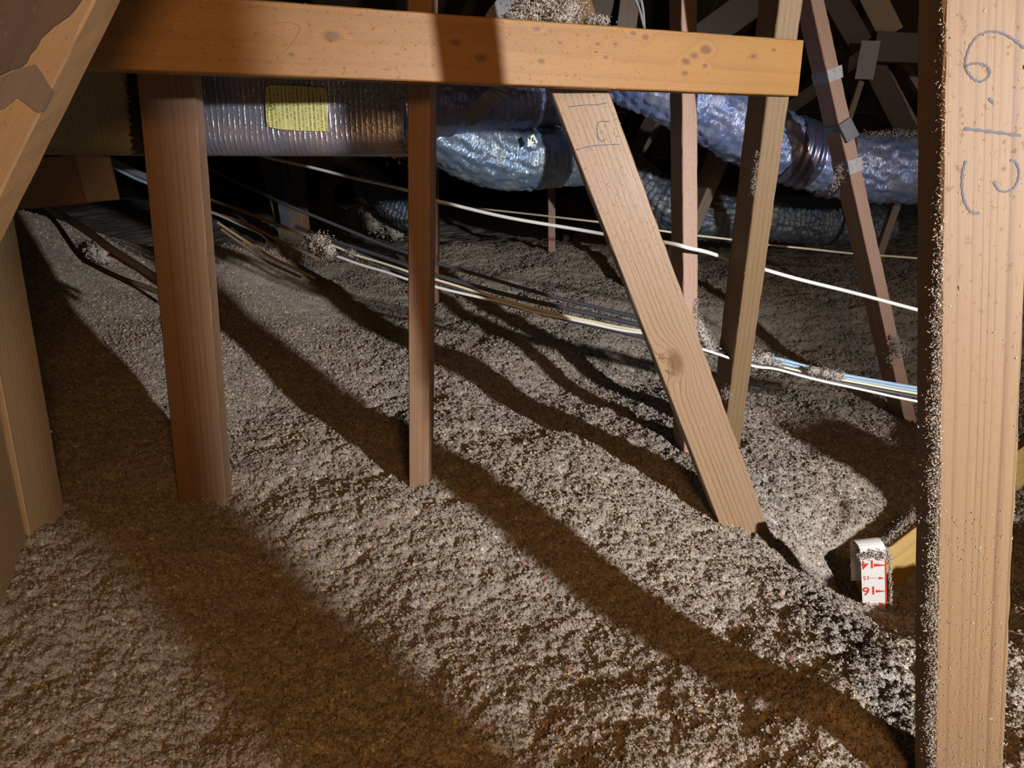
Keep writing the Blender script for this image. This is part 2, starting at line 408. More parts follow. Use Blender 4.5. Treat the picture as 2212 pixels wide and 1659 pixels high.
# crumbs and fluff: many small irregular flakes joined into one piece of stuff
OCT = np.array([(1,0,0),(-1,0,0),(0,1,0),(0,-1,0),(0,0,1),(0,0,-1)], float)
OCF = np.array([(0,2,4),(2,1,4),(1,3,4),(3,0,4),(2,0,5),(1,2,5),(3,1,5),(0,3,5)])
def flakes(C, size, rng=RNG, flat=.55):
    C = np.asarray(C); n = len(C); sz = np.broadcast_to(size, (n,)) * rng.uniform(.5, 1.3, n)
    A = rng.normal(size=(n, 3, 3)); Q, _ = np.linalg.qr(A)
    O = OCT[None] * rng.uniform(.35, 1.25, (n, 6, 1)); O[..., 2] *= flat; O[..., 0] *= rng.uniform(.8, 2.4, (n, 1)); O[..., 1] *= .6
    V = np.einsum('nvk,nkj->nvj', O, Q) * sz[:, None, None] + C[:, None]
    F = OCF[None] + (np.arange(n) * 6)[:, None, None]
    return V.reshape(-1, 3), F.reshape(-1, 3)
_b = bmesh.new(); bmesh.ops.create_icosphere(_b, subdivisions=3, radius=1)
ICO = np.array([v.co[:] for v in _b.verts]); ICOF = np.array([[v.index for v in f.verts] for f in _b.faces]); _b.free()
def tuft(name, label, centres, n, spread, size, parent=None, mat=None, cat='insulation', core=0):
    cs = np.array(centres, float); idx = RNG.integers(0, len(cs), n)
    sp = np.asarray(spread) * np.ones(3)
    C = cs[idx] + RNG.normal(size=(n, 3)) * sp
    V, F = flakes(C, size)
    if core:
        ks = cs if len(cs) <= 14 else cs[::2]
        for c0 in ks:
            A = ICO * (1 + .55 * (vnoise(ICO[:, 0] * 3 + c0[0] * 90, ICO[:, 1] * 3 + ICO[:, 2] * 2.3, 4) - .4))[:, None]
            A = A * (1 + .3 * (vnoise(ICO[:, 0] * 9 + c0[0] * 50, ICO[:, 1] * 9 + ICO[:, 2] * 8, 8) - .5))[:, None]
            F = np.vstack([F, ICOF + len(V)]); V = np.vstack([V, c0 + A * sp * core])
    o = mk(name, V, F, mat or INSL, parent); tag(o, label if parent is None else None, cat if parent is None else None, kind='stuff')
    return o
def crumbs(o, n, size=.0013, edge=.5):
    """dust crumbs stuck on the front face and edges of a board"""
    a, x, y, nn, L, w, t = BD[o.name]; X = RNG.uniform(0, L, n); e = RNG.random(n) < edge
    yy = np.where(e, np.sign(RNG.random(n) - .5) * w / 2 * RNG.uniform(.985, 1.01, n), RNG.uniform(-w/2, w/2, n))
    C = a + X[:, None] * x + yy[:, None] * y + np.where(e, RNG.uniform(-.3, .02, n) * t, 0)[:, None] * nn
    V, F = flakes(C, size * RNG.uniform(.5, 1.6, n))
    c = mk('dust_crumbs', V, F, INSL, o); c['kind'] = 'stuff'; return c

# ================================================================== SETTING
def fan(v0, v1, k, u0, u1, apex=-.35):
    nr = int(math.log(v1 / v0) / k); nc = int((u1 - u0) / k)
    v = v0 * np.exp(np.arange(nr) * k); u = np.linspace(u0, u1, nc)
    X = u[None] * v[:, None]; Y = (v + apex)[:, None] * np.ones((1, nc))
    I = (np.arange(nr - 1) * nc)[:, None]; J = np.arange(nc - 1)[None]
    F = np.stack([I + J, I + J + 1, I + nc + J + 1, I + nc + J], -1).reshape(-1, 4)
    return X, Y, F
X, Y, F = fan(.72, 11.5, .0027, -.95, .95)
Z = height(X, Y)
floor_ins = mk('loose_fill_insulation', np.stack([X, Y, Z], -1).reshape(-1, 3), F, INS, None, True, M=Matrix.Identity(4), world=False)
tag(floor_ins, 'grey-brown loose cellulose insulation covering the whole attic floor', 'insulation', kind='stuff')
MW[floor_ins.name] = Matrix.Identity(4)
# coarser skirt of the same fill, beyond the sides and behind the camera
gx, gy = np.meshgrid(np.linspace(-9, 9, 260), np.linspace(-3, 12, 220)); gz = base_h(gx, gy) + mid_h(gx, gy) - .035
I = (np.arange(219) * 260)[:, None]; J = np.arange(259)[None]
G = np.stack([I + J, I + J + 1, I + 260 + J + 1, I + 260 + J], -1).reshape(-1, 4)
cxy = np.stack([gx, gy], -1).reshape(-1, 2)[G].mean(1); vv = cxy[:, 1] + .35
keep = ~((vv > .80) & (vv < 11.0) & (np.abs(cxy[:, 0]) < .90 * vv))
sk = mk('insulation_surround', np.stack([gx, gy, gz], -1).reshape(-1, 3), G[keep], INS, floor_ins, True); sk['kind'] = 'stuff'
# drywall ceiling below the fill
fl = mk('floor', [(-9, -3, -.42), (9, -3, -.42), (9, 12, -.42), (-9, 12, -.42), (-9, -3, -.44), (9, -3, -.44), (9, 12, -.44), (-9, 12, -.44)],
        [(0, 1, 2, 3), (7, 6, 5, 4), (0, 4, 5, 1), (1, 5, 6, 2), (2, 6, 7, 3), (3, 7, 4, 0)], plain('drywall', (.6, .58, .55), .9)); fl['kind'] = 'structure'

# instanced crumbs and shreds over the nearer fill
def scatter(name, n, v0, v1, umax, smin, smax, kind, seed, power=1.0):
    r = np.random.default_rng(seed)
    v = v0 * (v1 / v0) ** (r.random(n) ** power); u = r.uniform(-umax, umax, n); x = u * v; y = v - .35
    z = height(x, y)
    me = bpy.data.meshes.new(name); me.vertices.add(n)
    me.vertices.foreach_set('co', np.stack([x, y, z + smin * .12], -1).astype(np.float32).ravel())
    at = me.attributes.new('sc', 'FLOAT', 'POINT')
    at.data.foreach_set('value', (r.uniform(smin, smax, n) * np.clip(v / 1.5, .8, 1.7)).astype(np.float32))
    o = bpy.data.objects.new(name, me); COL.objects.link(o); o.parent = floor_ins; o['kind'] = 'stuff'; MW[o.name] = Matrix.Identity(4)
    me.materials.append(INSF)
    g = bpy.data.node_groups.new(name + '_nodes', 'GeometryNodeTree')
    g.interface.new_socket('Geometry', in_out='INPUT', socket_type='NodeSocketGeometry')
    g.interface.new_socket('Geometry', in_out='OUTPUT', socket_type='NodeSocketGeometry')
    gi = g.nodes.new('NodeGroupInput'); go = g.nodes.new('NodeGroupOutput'); L = g.links
    if kind == 'crumb':
        prim = g.nodes.new('GeometryNodeMeshIcoSphere'); prim.inputs['Radius'].default_value = 1; prim.inputs['Subdivisions'].default_value = 2
        amp = 1.5; nscale = 1.7
    else:
        prim = g.nodes.new('GeometryNodeMeshGrid'); prim.inputs['Size X'].default_value = 2.6; prim.inputs['Size Y'].default_value = .8
        prim.inputs['Vertices X'].default_value = 6; prim.inputs['Vertices Y'].default_value = 3; amp = 2.2; nscale = .9
    nz = g.nodes.new('ShaderNodeTexNoise'); nz.inputs['Scale'].default_value = nscale; nz.inputs['Detail'].default_value = 2
    sub = g.nodes.new('ShaderNodeVectorMath'); sub.operation = 'SUBTRACT'; sub.inputs[1].default_value = (.5, .5, .5)
    scl = g.nodes.new('ShaderNodeVectorMath'); scl.operation = 'SCALE'; scl.inputs['Scale'].default_value = amp
    L.new(nz.outputs['Color'], sub.inputs[0]); L.new(sub.outputs[0], scl.inputs[0])
    sp = g.nodes.new('GeometryNodeSetPosition'); L.new(prim.outputs['Mesh'], sp.inputs['Geometry']); L.new(scl.outputs[0], sp.inputs['Offset'])
    sm = g.nodes.new('GeometryNodeSetMaterial'); sm.inputs['Material'].default_value = INSF; L.new(sp.outputs[0], sm.inputs['Geometry'])
    ip = g.nodes.new('GeometryNodeInstanceOnPoints'); L.new(gi.outputs[0], ip.inputs['Points']); L.new(sm.outputs[0], ip.inputs['Instance'])
    rr = g.nodes.new('FunctionNodeRandomValue'); rr.data_type = 'FLOAT_VECTOR'; rr.inputs[0].default_value = (0, 0, 0); rr.inputs[1].default_value = (6.28, 6.28, 6.28)
    L.new(rr.outputs[0], ip.inputs['Rotation'])
    na = g.nodes.new('GeometryNodeInputNamedAttribute'); na.data_type = 'FLOAT'; na.inputs['Name'].default_value = 'sc'
    rs = g.nodes.new('FunctionNodeRandomValue'); rs.data_type = 'FLOAT_VECTOR'; rs.inputs[0].default_value = (.55, .55, .4); rs.inputs[1].default_value = (1.25, 1.25, 1.1)
    vs = g.nodes.new('ShaderNodeVectorMath'); vs.operation = 'SCALE'; L.new(rs.outputs[0], vs.inputs[0]); L.new(na.outputs[0], vs.inputs['Scale'])
    L.new(vs.outputs[0], ip.inputs['Scale']); L.new(ip.outputs[0], go.inputs[0])
    md = o.modifiers.new('scatter', 'NODES'); md.node_group = g
    return o
scatter('cellulose_crumbs', 230000, .80, 4.6, .78, .0012, .0031, 'crumb', 3, 1.1)
scatter('paper_shreds', 120000, .80, 3.0, .78, .0009, .0024, 'shred', 4, 1.2)

# roof deck sheets and rafters, far back and dim
roof = bpy.data.objects.new('ceiling', None); COL.objects.link(roof); roof['kind'] = 'structure'; MW['ceiling'] = Matrix.Identity(4)
def roofz(y): return 3.35 - .33 * y
DECK = wood('roof_deck', (.13, .09, .055), (.075, .05, .03), (.09, .065, .045), 25, .5, .4)  # deck colour darkened in place of light falling off with distance
for i in range(9):
    for j in range(4):
        x0 = -9.6 + j * 4.88 + (1.2 if i % 2 else 0); y0 = 1.2 + i * 1.2; g_ = .004
        V = []
        for dz in (0, .015):
            for (a, b) in ((x0 + g_, y0 + g_), (x0 + 4.87, y0 + g_), (x0 + 4.87, y0 + 1.19), (x0 + g_, y0 + 1.19)): V.append((a, b, roofz(b) + dz))
        mk('deck_sheet', V, [(3, 2, 1, 0), (4, 5, 6, 7), (0, 1, 5, 4), (1, 2, 6, 5), (2, 3, 7, 6), (3, 0, 4, 7)], DECK, roof)
for i in range(17):
    x = -5.0 + .61 * i
    board('rafter', '', (x, 1.0, roofz(1.0) - .115), (x, 10.6, roofz(10.6) - .115), .04, .11, (0, -.33, -1), WDARK, parent=roof, rough=0)

# ================================================================== TRUSS TIMBER IN FRONT
bz = CAMZ + .1025 + .0445
bd = np.array([.9255, .3785, 0]); br = np.array([.497, 1.378, bz])
beam = board('collar_tie', 'wide orange pine plank running level across the top of the view', br - bd * 1.55, br, .089, .036, (.3785, -.9255, 0), WBEAM, rough=.0004)
left_post = pb('upright_stud', 'broad reddish 2x4 post standing left of centre under the plank', (355, 150, 1.28), (432, 1035, 1.275), .089, .040, 3, WRED, ends=(.25, .25), group=None, cat='post')
mid_post = pb('upright_stud', 'narrow red upright post in the middle, seen on its thin edge', (905, 200, 1.27), (904, 1030, 1.31), .038, .05, -6, WRED, ends=(.4, .25), cat='post')
diag = pb('diagonal_brace', 'bright tan slanting brace with a knot halfway, right of centre', (1254, 200, 1.29), (1612, 1150, 1.32), .087, .038, 4, WDIAG, ends=(.05, .25), cat='brace')
p4 = pb('upright_post', 'pinkish fluted upright crossing behind the plank, right of the slanting brace', (1489, 0, 1.70), (1492, 700, 1.64), .0345, .075, 8, WPINK, ends=(.4, .75), cat='post')
p5 = pb('leaning_strut', 'tan strut leaning left at its foot, just beyond the plank end', (1709, 0, 1.46), (1588, 905, 1.66), .044, .089, 6, WTAN, ends=(.3, .4), cat='strut')
p6 = pb('leaning_strut', 'grey strut leaning right at its foot, wrapped with silver tape', (1766, 0, 2.2), (1950, 830, 2.2), .036, .089, 4, WPINK, ends=(.4, .4), cat='strut')
right_post = pb('upright_stud', 'large pale post at the right edge with blue handwritten marks', (2143, 0, .60), (2093, 1659, .60), .070, .036, 2, WTAN, ends=(.35, .16), cat='post')
# rafter at the upper left
e0, e1 = P(205, 0, .70), P(-12, 445, .70); ax = (e1 - e0) / np.linalg.norm(e1 - e0); side = np.cross(np.array([0, -1, 0.]), ax)
if side[0] > 0: side = -side
rafter = board('sloping_rafter', 'close-up sloping rafter with torn stained face in the upper left corner', e0 + side * .12, e1 + side * .12, .24, .038, (0, -1, 0), wood('rafter_pine', (.50, .33, .17), (.34, .20, .09), (.36, .27, .18), 50, .3, .3), ends=(.5, .40), cat='rafter')
def plate(name, o, pts, th, mat, label=None):
    n = BD[o.name][3]; A = [onface(o, *p, lift=.0) for p in pts]; k = len(A)
    V = [a + n * th for a in A] + A
    F = [tuple(range(k))] + [(i, (i+1) % k, k + (i+1) % k, k + i) for i in range(k)]
    c = mk(name, V, F, mat, o)
    bm = bmesh.new(); bm.from_mesh(c.data); bmesh.ops.recalc_face_normals(bm, faces=bm.faces); bm.to_mesh(c.data); bm.free()
    if label: c['label'] = label
    return c
plate('torn_face', rafter, [(-40, -40), (210, -40), (178, 0), (163, 22), (150, 36), (118, 58), (90, 84), (80, 104), (67, 118), (60, 135), (48, 145), (25, 152), (0, 164), (-420, 260), (-420, -40)], .0025, TORN, 'dark stained torn face')
plate('torn_flap', rafter, [(-420, 268), (0, 168), (40, 150), (78, 140), (92, 158), (104, 180), (116, 198), (108, 218), (96, 240), (84, 243), (60, 225), (40, 210), (10, 235), (-420, 330)], .0018, TORN2, 'grey torn flap')
# doubled studs at the left edge
studA = board('upright_stud', 'left of the doubled studs at the left edge, cut by the picture edge', (-.727, .955, 1.0), (-.727, .955, -.25), .215, .030, (.91, .41, 0), WTAN2, cat='post')
studB = board('upright_stud', 'right of the doubled studs at the left edge, smooth narrow face', (-.762, 1.12, .80), (-.782, 1.12, -.22), .115, .045, (.99, .11, 0), WTAN2, cat='post')
for o, n in ((beam, 120), (left_post, 160), (mid_post, 130), (diag, 60), (p4, 130), (p5, 130), (p6, 100), (right_post, 240), (rafter, 60), (studA, 60), (studB, 70)):
    crumbs(o, n)
# handwriting
ribbon('marker_stroke', right_post, [(2212, 104), (2190, 86), (2165, 72), (2140, 68), (2115, 76), (2098, 95), (2088, 120), (2085, 140), (2090, 155), (2102, 170), (2118, 176), (2133, 168), (2138, 155), (2130, 142), (2115, 137), (2098, 138), (2082, 145)], .0022)
ribbon('marker_stroke', right_post, [(2136, 212), (2140, 217), (2146, 222)], .0028)
ribbon('marker_stroke', right_post, [(2083, 278), (2120, 282), (2160, 287), (2206, 293)], .0030)
ribbon('marker_stroke', right_post, [(2182, 346), (2194, 350), (2201, 370), (2198, 392), (2188, 408), (2172, 414), (2158, 411), (2150, 400), (2146, 393)], .0022)
ribbon('marker_stroke', right_post, [(2086, 347), (2080, 370), (2078, 400), (2082, 430), (2092, 452), (2104, 461), (2116, 460)], .0024)
for pts in ([(1229, 231), (1262, 227), (1290, 226), (1311, 222)], [(1316, 263), (1298, 262), (1290, 270), (1290, 284), (1293, 298), (1302, 306), (1306, 300)], [(1240, 325), (1275, 316), (1305, 313), (1340, 312)]):
    ribbon('marker_stroke', diag, pts, .0020)
for pts in ([(590, 52), (625, 48), (648, 60), (640, 78), (628, 98), (612, 112)],):
    ribbon('marker_stroke', beam, pts, .0009, plain('faint_pencil', (.24, .12, .05), .8))
# fluff along the left edge of the right post
fl_c = []
for py in list(range(30, 480, 30)) + list(range(480, 1659, 14)):
    a_, x_, y_, n_, L_, w_, t_ = BD[right_post.name]
    q = onface(right_post, 2040 - 22 * py / 1659, py); fl_c.append((q, min(1, .15 + max(0, py - 350) / 700)))
def edge_pts(q, k):
    n = int(70 * k) + 5; N_ = RNG.normal(size=(n, 3))
    return np.array(q) + np.stack([-np.abs(N_[:, 0]) * (.0012 + .0040 * k) + .0012, RNG.uniform(-.0015, .005, n), N_[:, 2] * .006], -1)
C = np.concatenate([edge_pts(q, k * RNG.uniform(.5, 1.3)) for q, k in fl_c])
V, F = flakes(C, .0013, flat=.3); c = mk('edge_fluff', V, F, INSL, right_post); c['kind'] = 'stuff'; c['label'] = 'pale insulation fluff clinging to the edge'
C = np.array([onface(right_post, RNG.uniform(2025, 2165), py) for py in 1659 - 560 * RNG.random(650) ** 1.6])
V, F = flakes(C, .0008); c = mk('face_fluff', V, F, INSL, right_post); c['kind'] = 'stuff'
# fluff on other timbers
tuft('edge_fluff', None, [onface(p4, 1503, y) for y in range(650, 760, 8)], 500, .004, .0016, p4)
tuft('edge_fluff', None, [onface(p5, 1640 - (y - 300) * .12, y) for y in range(330, 420, 8)], 260, .003, .0013, p5)
tuft('edge_fluff', None, [P(1568, 846, 1.60), P(1570, 856, 1.60)], 160, .005, .0016, p5)
tuft('edge_fluff', None, [P(1936, 738, 2.17), P(1942, 760, 2.17), P(1930, 775, 2.17), P(1945, 750, 2.17)], 420, .010, .0030, p6)
tuft('edge_fluff', None, [P(1812, 370, 2.15), P(1806, 385, 2.15), P(1803, 400, 2.15)], 260, .009, .0025, p6)
TAPEG = plain('dusty_tape', (.33, .31, .33), .55, .2, bumps=(90, .6, .004))
for (y0, y1) in ((146, 172), (343, 372)):     # tape wrapped round the strut
    xc = 1766 + (1950 - 1766) * ((y0 + y1) / 2) / 830
    A = P(xc - .5, y0, 2.2); Bq = P(xc + 5, y1, 2.2); a, x, y, n, L, w, t = BD[p6.name]
    board('tape_wrap', '', A + n * .003, Bq + n * .003, w + .008, t + .006, n, TAPEG, parent=p6, rough=.002)
film = board('tape_wrap', '', P(1825, 262, 2.19), P(1844, 300, 2.19), .040, .10, BD[p6.name][3], PLASTIC, parent=p6, rough=.002)

# block end under the duct at the left, ruler chord
WEND = wood('sawn_end', (.33, .26, .19), (.22, .16, .11), (.28, .22, .17), 200, .3, .3)
blk = board('support_block', 'short level block with a pale sawn end beneath the boxy duct', P(-60, 408, 1.36), P(178, 387, 1.42),   .088, .10, (.25, -.95, 0), WRED, cat='block')
bd_e = board('block_end', '', P(174, 387, 1.405), P(247, 381, 1.43), .085, .10, (.25, -.97, 0), WEND, parent=blk); bd_e['label'] = 'pale sawn end'
ch = board('bottom_chord', 'yellow pine chord end poking from the fill behind the marked ruler', P(1905, 1245, 1.27), P(2240, 985, 1.62), .075, .038, (-.30, -.95, .15), WYEL, ends=(.03, .1), cat='beam')
tuft('top_dust', None, [P(1905 + k * 5.2, 1172 - k * 4.3, 1.30 + k * .0025) for k in range(0, 20)], 700, .005, .0018, ch)

# ================================================================== DEPTH RULER
RW = plain('ruler_card', (.58, .57, .54), .5); RR = plain('red_print', (.50, .03, .02), .6)
def ruler():
    Yr = 1.13; bot = P(1890, 1318, Yr); top = P(1886, 1190, Yr - .02)
    up = (top - bot); L = np.linalg.norm(up); up /= L
    wdir = np.array([.97, -.10, 0.]); wdir -= up * wdir.dot(up); wdir /= np.linalg.norm(wdir); nn = np.cross(up, wdir)
    if nn[1] > 0: nn = -nn
    w = .040; bk = -nn * .95 + np.array([-.32, 0, 0]); bk /= np.linalg.norm(bk)
    prof = [bot - up * .05, bot, bot + up * L * .5, bot + up * (L - .004)]
    R = .013; c0 = bot + up * L
    for k in range(0, 9):
        th = math.pi * k / 8; prof.append(c0 + bk * R * (1 - math.cos(th)) + up * R * .9 * math.sin(th))
    prof += [prof[-1] - up * .03 + bk * .002, prof[-1] - up * .09 + bk * .004]
    V = []; F = []; th = nn * .0009
    for k, p in enumerate(prof):
        for s in (-1, 1): V += [p + wdir * w / 2 * s, p + wdir * w / 2 * s + (bk * .0009)]
        if k:
            b = 4 * k; a = b - 4
            F += [(a, a+2, b+2, b), (a+1, b+1, b+3, a+3), (a, b, b+1, a+1), (a+2, a+3, b+3, b+2)]
    o = mk('depth_ruler', V, F, RW); tag(o, 'white card depth ruler with red upside-down numbers, bent over at the top', 'ruler')
    # print: face coordinates s (across, -.5...5) and v (px row)
    def pt(px, py):
        c = np.array([0, 0, CAMZ]); r = ray(px, py); s = (bot - c).dot(nn) / r.dot(nn); return c + r * s + nn * .0005
    def poly(name, pts):
        return mk(name, [pt(*p) for p in pts], [tuple(range(len(pts)))], RR, o)
    poly('red_line', [(1911.5, 1206), (1914, 1206), (1916, 1318), (1913, 1318)])
    poly('edge_tick', [(1923, 1246), (1926, 1246), (1926, 1250), (1923, 1250)]); poly('edge_tick', [(1922, 1272), (1925, 1270), (1926, 1276), (1922, 1277)])
    poly('arrow', [(1888, 1217), (1888, 1224), (1911, 1221.5), (1911, 1219.5)])
    poly('arrow', [(1892, 1274), (1892, 1280), (1913, 1277), (1913, 1276)])
    for yy in (1248.5, 1304):
        poly('arrow_shaft', [(1878, yy - .4), (1900, yy - .4), (1900, yy + .5), (1878, yy + .5)])
        poly('arrow', [(1899, yy - 3.2), (1911, yy), (1899, yy + 3.2)])
    def num(s, cx, cy, h, off):
        cu = bpy.data.curves.new('digits', 'FONT'); cu.body = s; cu.align_x = 'CENTER'; cu.align_y = 'CENTER'; cu.size = 1; cu.offset = off
        t = bpy.data.objects.new('tmp', cu); COL.objects.link(t); bpy.context.view_layer.update()
        me = bpy.data.meshes.new_from_object(t.evaluated_get(bpy.context.evaluated_depsgraph_get())); bpy.data.objects.remove(t)
        v = np.empty(len(me.vertices) * 3); me.vertices.foreach_get('co', v); v = v.reshape(-1, 3); v[:, :2] -= (v[:, :2].max(0) + v[:, :2].min(0)) / 2
        k = h / (v[:, 1].max() - v[:, 1].min()); c = pt(cx, cy)
        Wv = c - wdir * v[:, :1] * k * .92 - up * v[:, 1:2] * k
        F = [tuple(p.vertices) for p in me.polygons]
        mk('number', Wv, F, RR, o)
    u = .0254 / 28
    num('14', 1873, 1220, 20 * u, .014); num('16', 1876, 1276.5, 21 * u, .014); num('15', 1870.5, 1248.5, 9.5 * u, .004); num('17', 1871.5, 1304, 9.5 * u, .0)
    tuft('clinging_fluff', None, [pt(x, 1196 + abs(x - 1885) * .05) + np.array([0, .004, 0]) for x in range(1858, 1921, 4)], 1000, (.003, .005, .0045), .0022, o)
    tuft('edge_fluff', None, [pt(1922 + (y - 1200) * .012, y) for y in range(1200, 1325, 5)], 460, .0016, .0016, o)
    C = np.array([pt(RNG.uniform(1862, 1912), RNG.uniform(1212, 1315)) for _ in range(60)]); V, F = flakes(C, .0005); c = mk('dust_crumbs', V, F, INS, o); c['kind'] = 'stuff'
ruler()

# ================================================================== BOX DUCT
def boxduct(name, pL, pR, h, dep, mat, n):
    """rounded rectangular duct, local x along it"""
    a = np.array(pL); b = np.array(pR); x = (b - a); L = np.linalg.norm(x); x /= L; nn = np.array(n); nn -= x * nn.dot(x); nn /= np.linalg.norm(nn); up = np.cross(nn, x)
    if up[2] < 0: up = -up
    M = Matrix(((x[0], up[0], nn[0], a[0]), (x[1], up[1], nn[1], a[1]), (x[2], up[2], nn[2], a[2]), (0, 0, 0, 1)))
    r = .035; prof = []
    for cx, cz, t0 in ((h - r, -r, 0), (h - r, -dep + r, 1), (r, -dep + r, 2), (r, -r, 3)):
        for k in range(7):
            th = math.pi / 2 * (t0 + k / 6)
            prof.append((cx + r * math.cos(th), cz + r * -math.sin(th) * -1 if False else 0))
    prof = []
    for (cy, cz, th0) in ((h - r, -r, 90), (h - r, -dep + r, 0), (r, -dep + r, -90), (r, -r, -180)):
        for k in range(7):
            th = math.radians(th0 - 15 * k); prof.append((cy + r * math.cos(th), cz + r * math.sin(th)))
    P2 = []
    for i in range(len(prof)):
        p, q = prof[i], prof[(i + 1) % len(prof)]; P2.append(p)
        dl = math.hypot(q[0] - p[0], q[1] - p[1])
        if dl > .05:
            for k in range(1, 12): P2.append((p[0] + (q[0] - p[0]) * k / 12, p[1] + (q[1] - p[1]) * k / 12))
    prof = P2; m = len(prof); kx = int(L / .02); V = []; F = []
    for i in range(kx + 1):
        for (py, pz) in prof:
            wv = .0035 * float(vnoise(np.array([i * .25]), np.array([py * 14 + pz * 9]), 3)[0])
            V.append((L * i / kx, py, pz - wv))
    for i in range(kx):
        for j in range(m): F.append((i*m+j, i*m+(j+1) % m, (i+1)*m+(j+1) % m, (i+1)*m+j))
    F.append(tuple(reversed(range(m)))); F.append(tuple(kx*m + j for j in range(m)))
    o = mk(name, V, F, mat, None, True, M=M, world=False)
    bm = bmesh.new(); bm.from_mesh(o.data); bmesh.ops.recalc_face_normals(bm, faces=bm.faces); bm.to_mesh(o.data); bm.free()
    BD[o.name] = (a, x, up, nn, L, h, dep); return o
pR = P(884, 338, 1.40); pM = P(298, 336, 1.375); pL = P(-150, 334, 1.35)
dn = (.17, -.98, 0)
duct = boxduct('boxy_duct', pM, pR, .215, .28, FOIL_BOX, dn); tag(duct, 'boxy foil-wrapped duct with a yellow label, behind the orange plank', 'duct')
d2 = boxduct('boxy_duct', pL, pM - (pR - pM) / np.linalg.norm(pR - pM) * .004, .215, .28, FOIL_TAN, dn); tag(d2, 'dull olive wrapped duct section at the far left, behind the left post', 'duct')
jag = [(286 + RNG.uniform(-3, 5) + (y - 160) * .085, y) for y in range(160, 335, 6)]
C = np.array([onface(duct, x, y, .002) for x, y in jag]); BLK = plain('seam_tar', (.02, .015, .012), .8)
V = []; F = []
for i, c in enumerate(C):
    wv = .009 * (0.3 + abs(math.sin(i * 1.9)) + .5 * random.random()); s = BD[duct.name][1] * wv
    V += [c - s, c + s]
    if i: F.append((2*i-2, 2*i-1, 2*i+1, 2*i))
mk('seam_tape', V, F, BLK, d2)
# yellow label
m, nt, nd, lk, B = newmat('yellow_label_print')
tc = N(nt, 'ShaderNodeTexCoord'); sep = N(nt, 'ShaderNodeSeparateXYZ'); lk.new(tc.outputs['Object'], sep.inputs[0])
lx = math_(nt, 'FRACT', math_(nt, 'MULTIPLY', sep.outputs[0], 150)); ln = math_(nt, 'LESS_THAN', lx, .42)
wd = math_(nt, 'GREATER_THAN', noise(nt, mapping(nt, tc.outputs['Object'], (150, 420, 1)), 1, 2), .47)
blk_ = math_(nt, 'GREATER_THAN', noise(nt, mapping(nt, tc.outputs['Object'], (22, 11, 1)), 1, 1), .43)
ink = math_(nt, 'MULTIPLY', math_(nt, 'MULTIPLY', ln, wd), blk_)
c = mix(nt, math_(nt, 'MULTIPLY', ink, .85), (.60, .58, .22), (.13, .14, .05))
c = mix(nt, math_(nt, 'MULTIPLY', ramp(nt, noise(nt, mapping(nt, tc.outputs['Object'], (90, 6, 1)), 1, 3), [(.4, 0.0), (.7, 1.0)]), .35), c, (.60, .59, .33))
lk.new(c, B.inputs['Base Color']); B.inputs['Roughness'].default_value = .35
s = math_(nt, 'SINE', math_(nt, 'MULTIPLY', sep.outputs[0], 2 * math.pi / .0093)); lk.new(bump(nt, s, .25, .001), B.inputs['Normal'])
lab_px = [(584, 184), (640, 186), (700, 190), (707, 197), (709, 230), (708, 284), (650, 283), (600, 279), (580, 274), (577, 262), (575, 220), (575, 190)]
plate('label', duct, lab_px, .006, m, 'yellow printed label')
def ringmark(cx, cy, r):
    pts = [(cx + r * math.cos(t * math.pi / 8), cy + r * math.sin(t * math.pi / 8)) for t in range(17)]
    n = BD[duct.name][3]; V = []; F = []
    for i, p in enumerate(pts):
        a = onface(duct, *p, .0066); b = onface(duct, cx + (p[0]-cx) * .8, cy + (p[1]-cy) * .8, .0066); V += [a, b]
        if i: F.append((2*i-2, 2*i-1, 2*i+1, 2*i))
    return V, F
INK = plain('label_ink', (.10, .11, .03), .6)
V, F = ringmark(588, 231, 8); mk('round_mark', V, F, INK, duct)
for dx, dy in ((-3, -2), (2, 2)):
    A = [onface(duct, 588 + dx - 1, 231 + dy - 3, .0066), onface(duct, 588 + dx + 1, 231 + dy - 3, .0066), onface(duct, 588 + dx + 1, 231 + dy + 3, .0066), onface(duct, 588 + dx - 1, 231 + dy + 3, .0066)]
    mk('round_mark', A, [(0, 1, 2, 3)], INK, duct)
tuft('clinging_fluff', None, [onface(duct, x, y, .004) for x, y in ((868, 318), (862, 330), (874, 308), (850, 328), (878, 322))], 260, .007, .0022, duct, INS)

# ================================================================== FLEX DUCTS
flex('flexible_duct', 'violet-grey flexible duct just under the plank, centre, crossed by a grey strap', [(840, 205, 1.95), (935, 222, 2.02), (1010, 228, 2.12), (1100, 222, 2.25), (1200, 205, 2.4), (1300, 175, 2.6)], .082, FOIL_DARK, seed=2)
u_d, uC = flex('flexible_duct', 'pale blue flexible duct sagging in a deep bend behind the slanting brace', [(880, 215, 2.10), (950, 268, 2.12), (1010, 312, 2.18), (1085, 338, 2.26), (1160, 341, 2.36), (1222, 338, 2.55), (1262, 345, 2.9)], .092, FOIL_U, seed=5, amp=.004)
big, bC = flex('flexible_duct', 'bright blue-silver flexible duct descending to the right beneath the plank end', [(1300, 130, 2.6), (1420, 180, 2.5), (1520, 232, 2.5), (1620, 285, 2.52), (1720, 328, 2.55), (1790, 350, 2.56)], .102, FOIL_BLUE, seed=8, amp=.005)
lev, lC = flex('flexible_duct', 'bright blue-silver flexible duct lying level between the taped strut and right post', [(1770, 345, 2.60), (1850, 360, 2.60), (1930, 366, 2.60), (2060, 366, 2.60), (2200, 360, 2.60)], .108, FOIL_BLUE, seed=11, amp=.005)
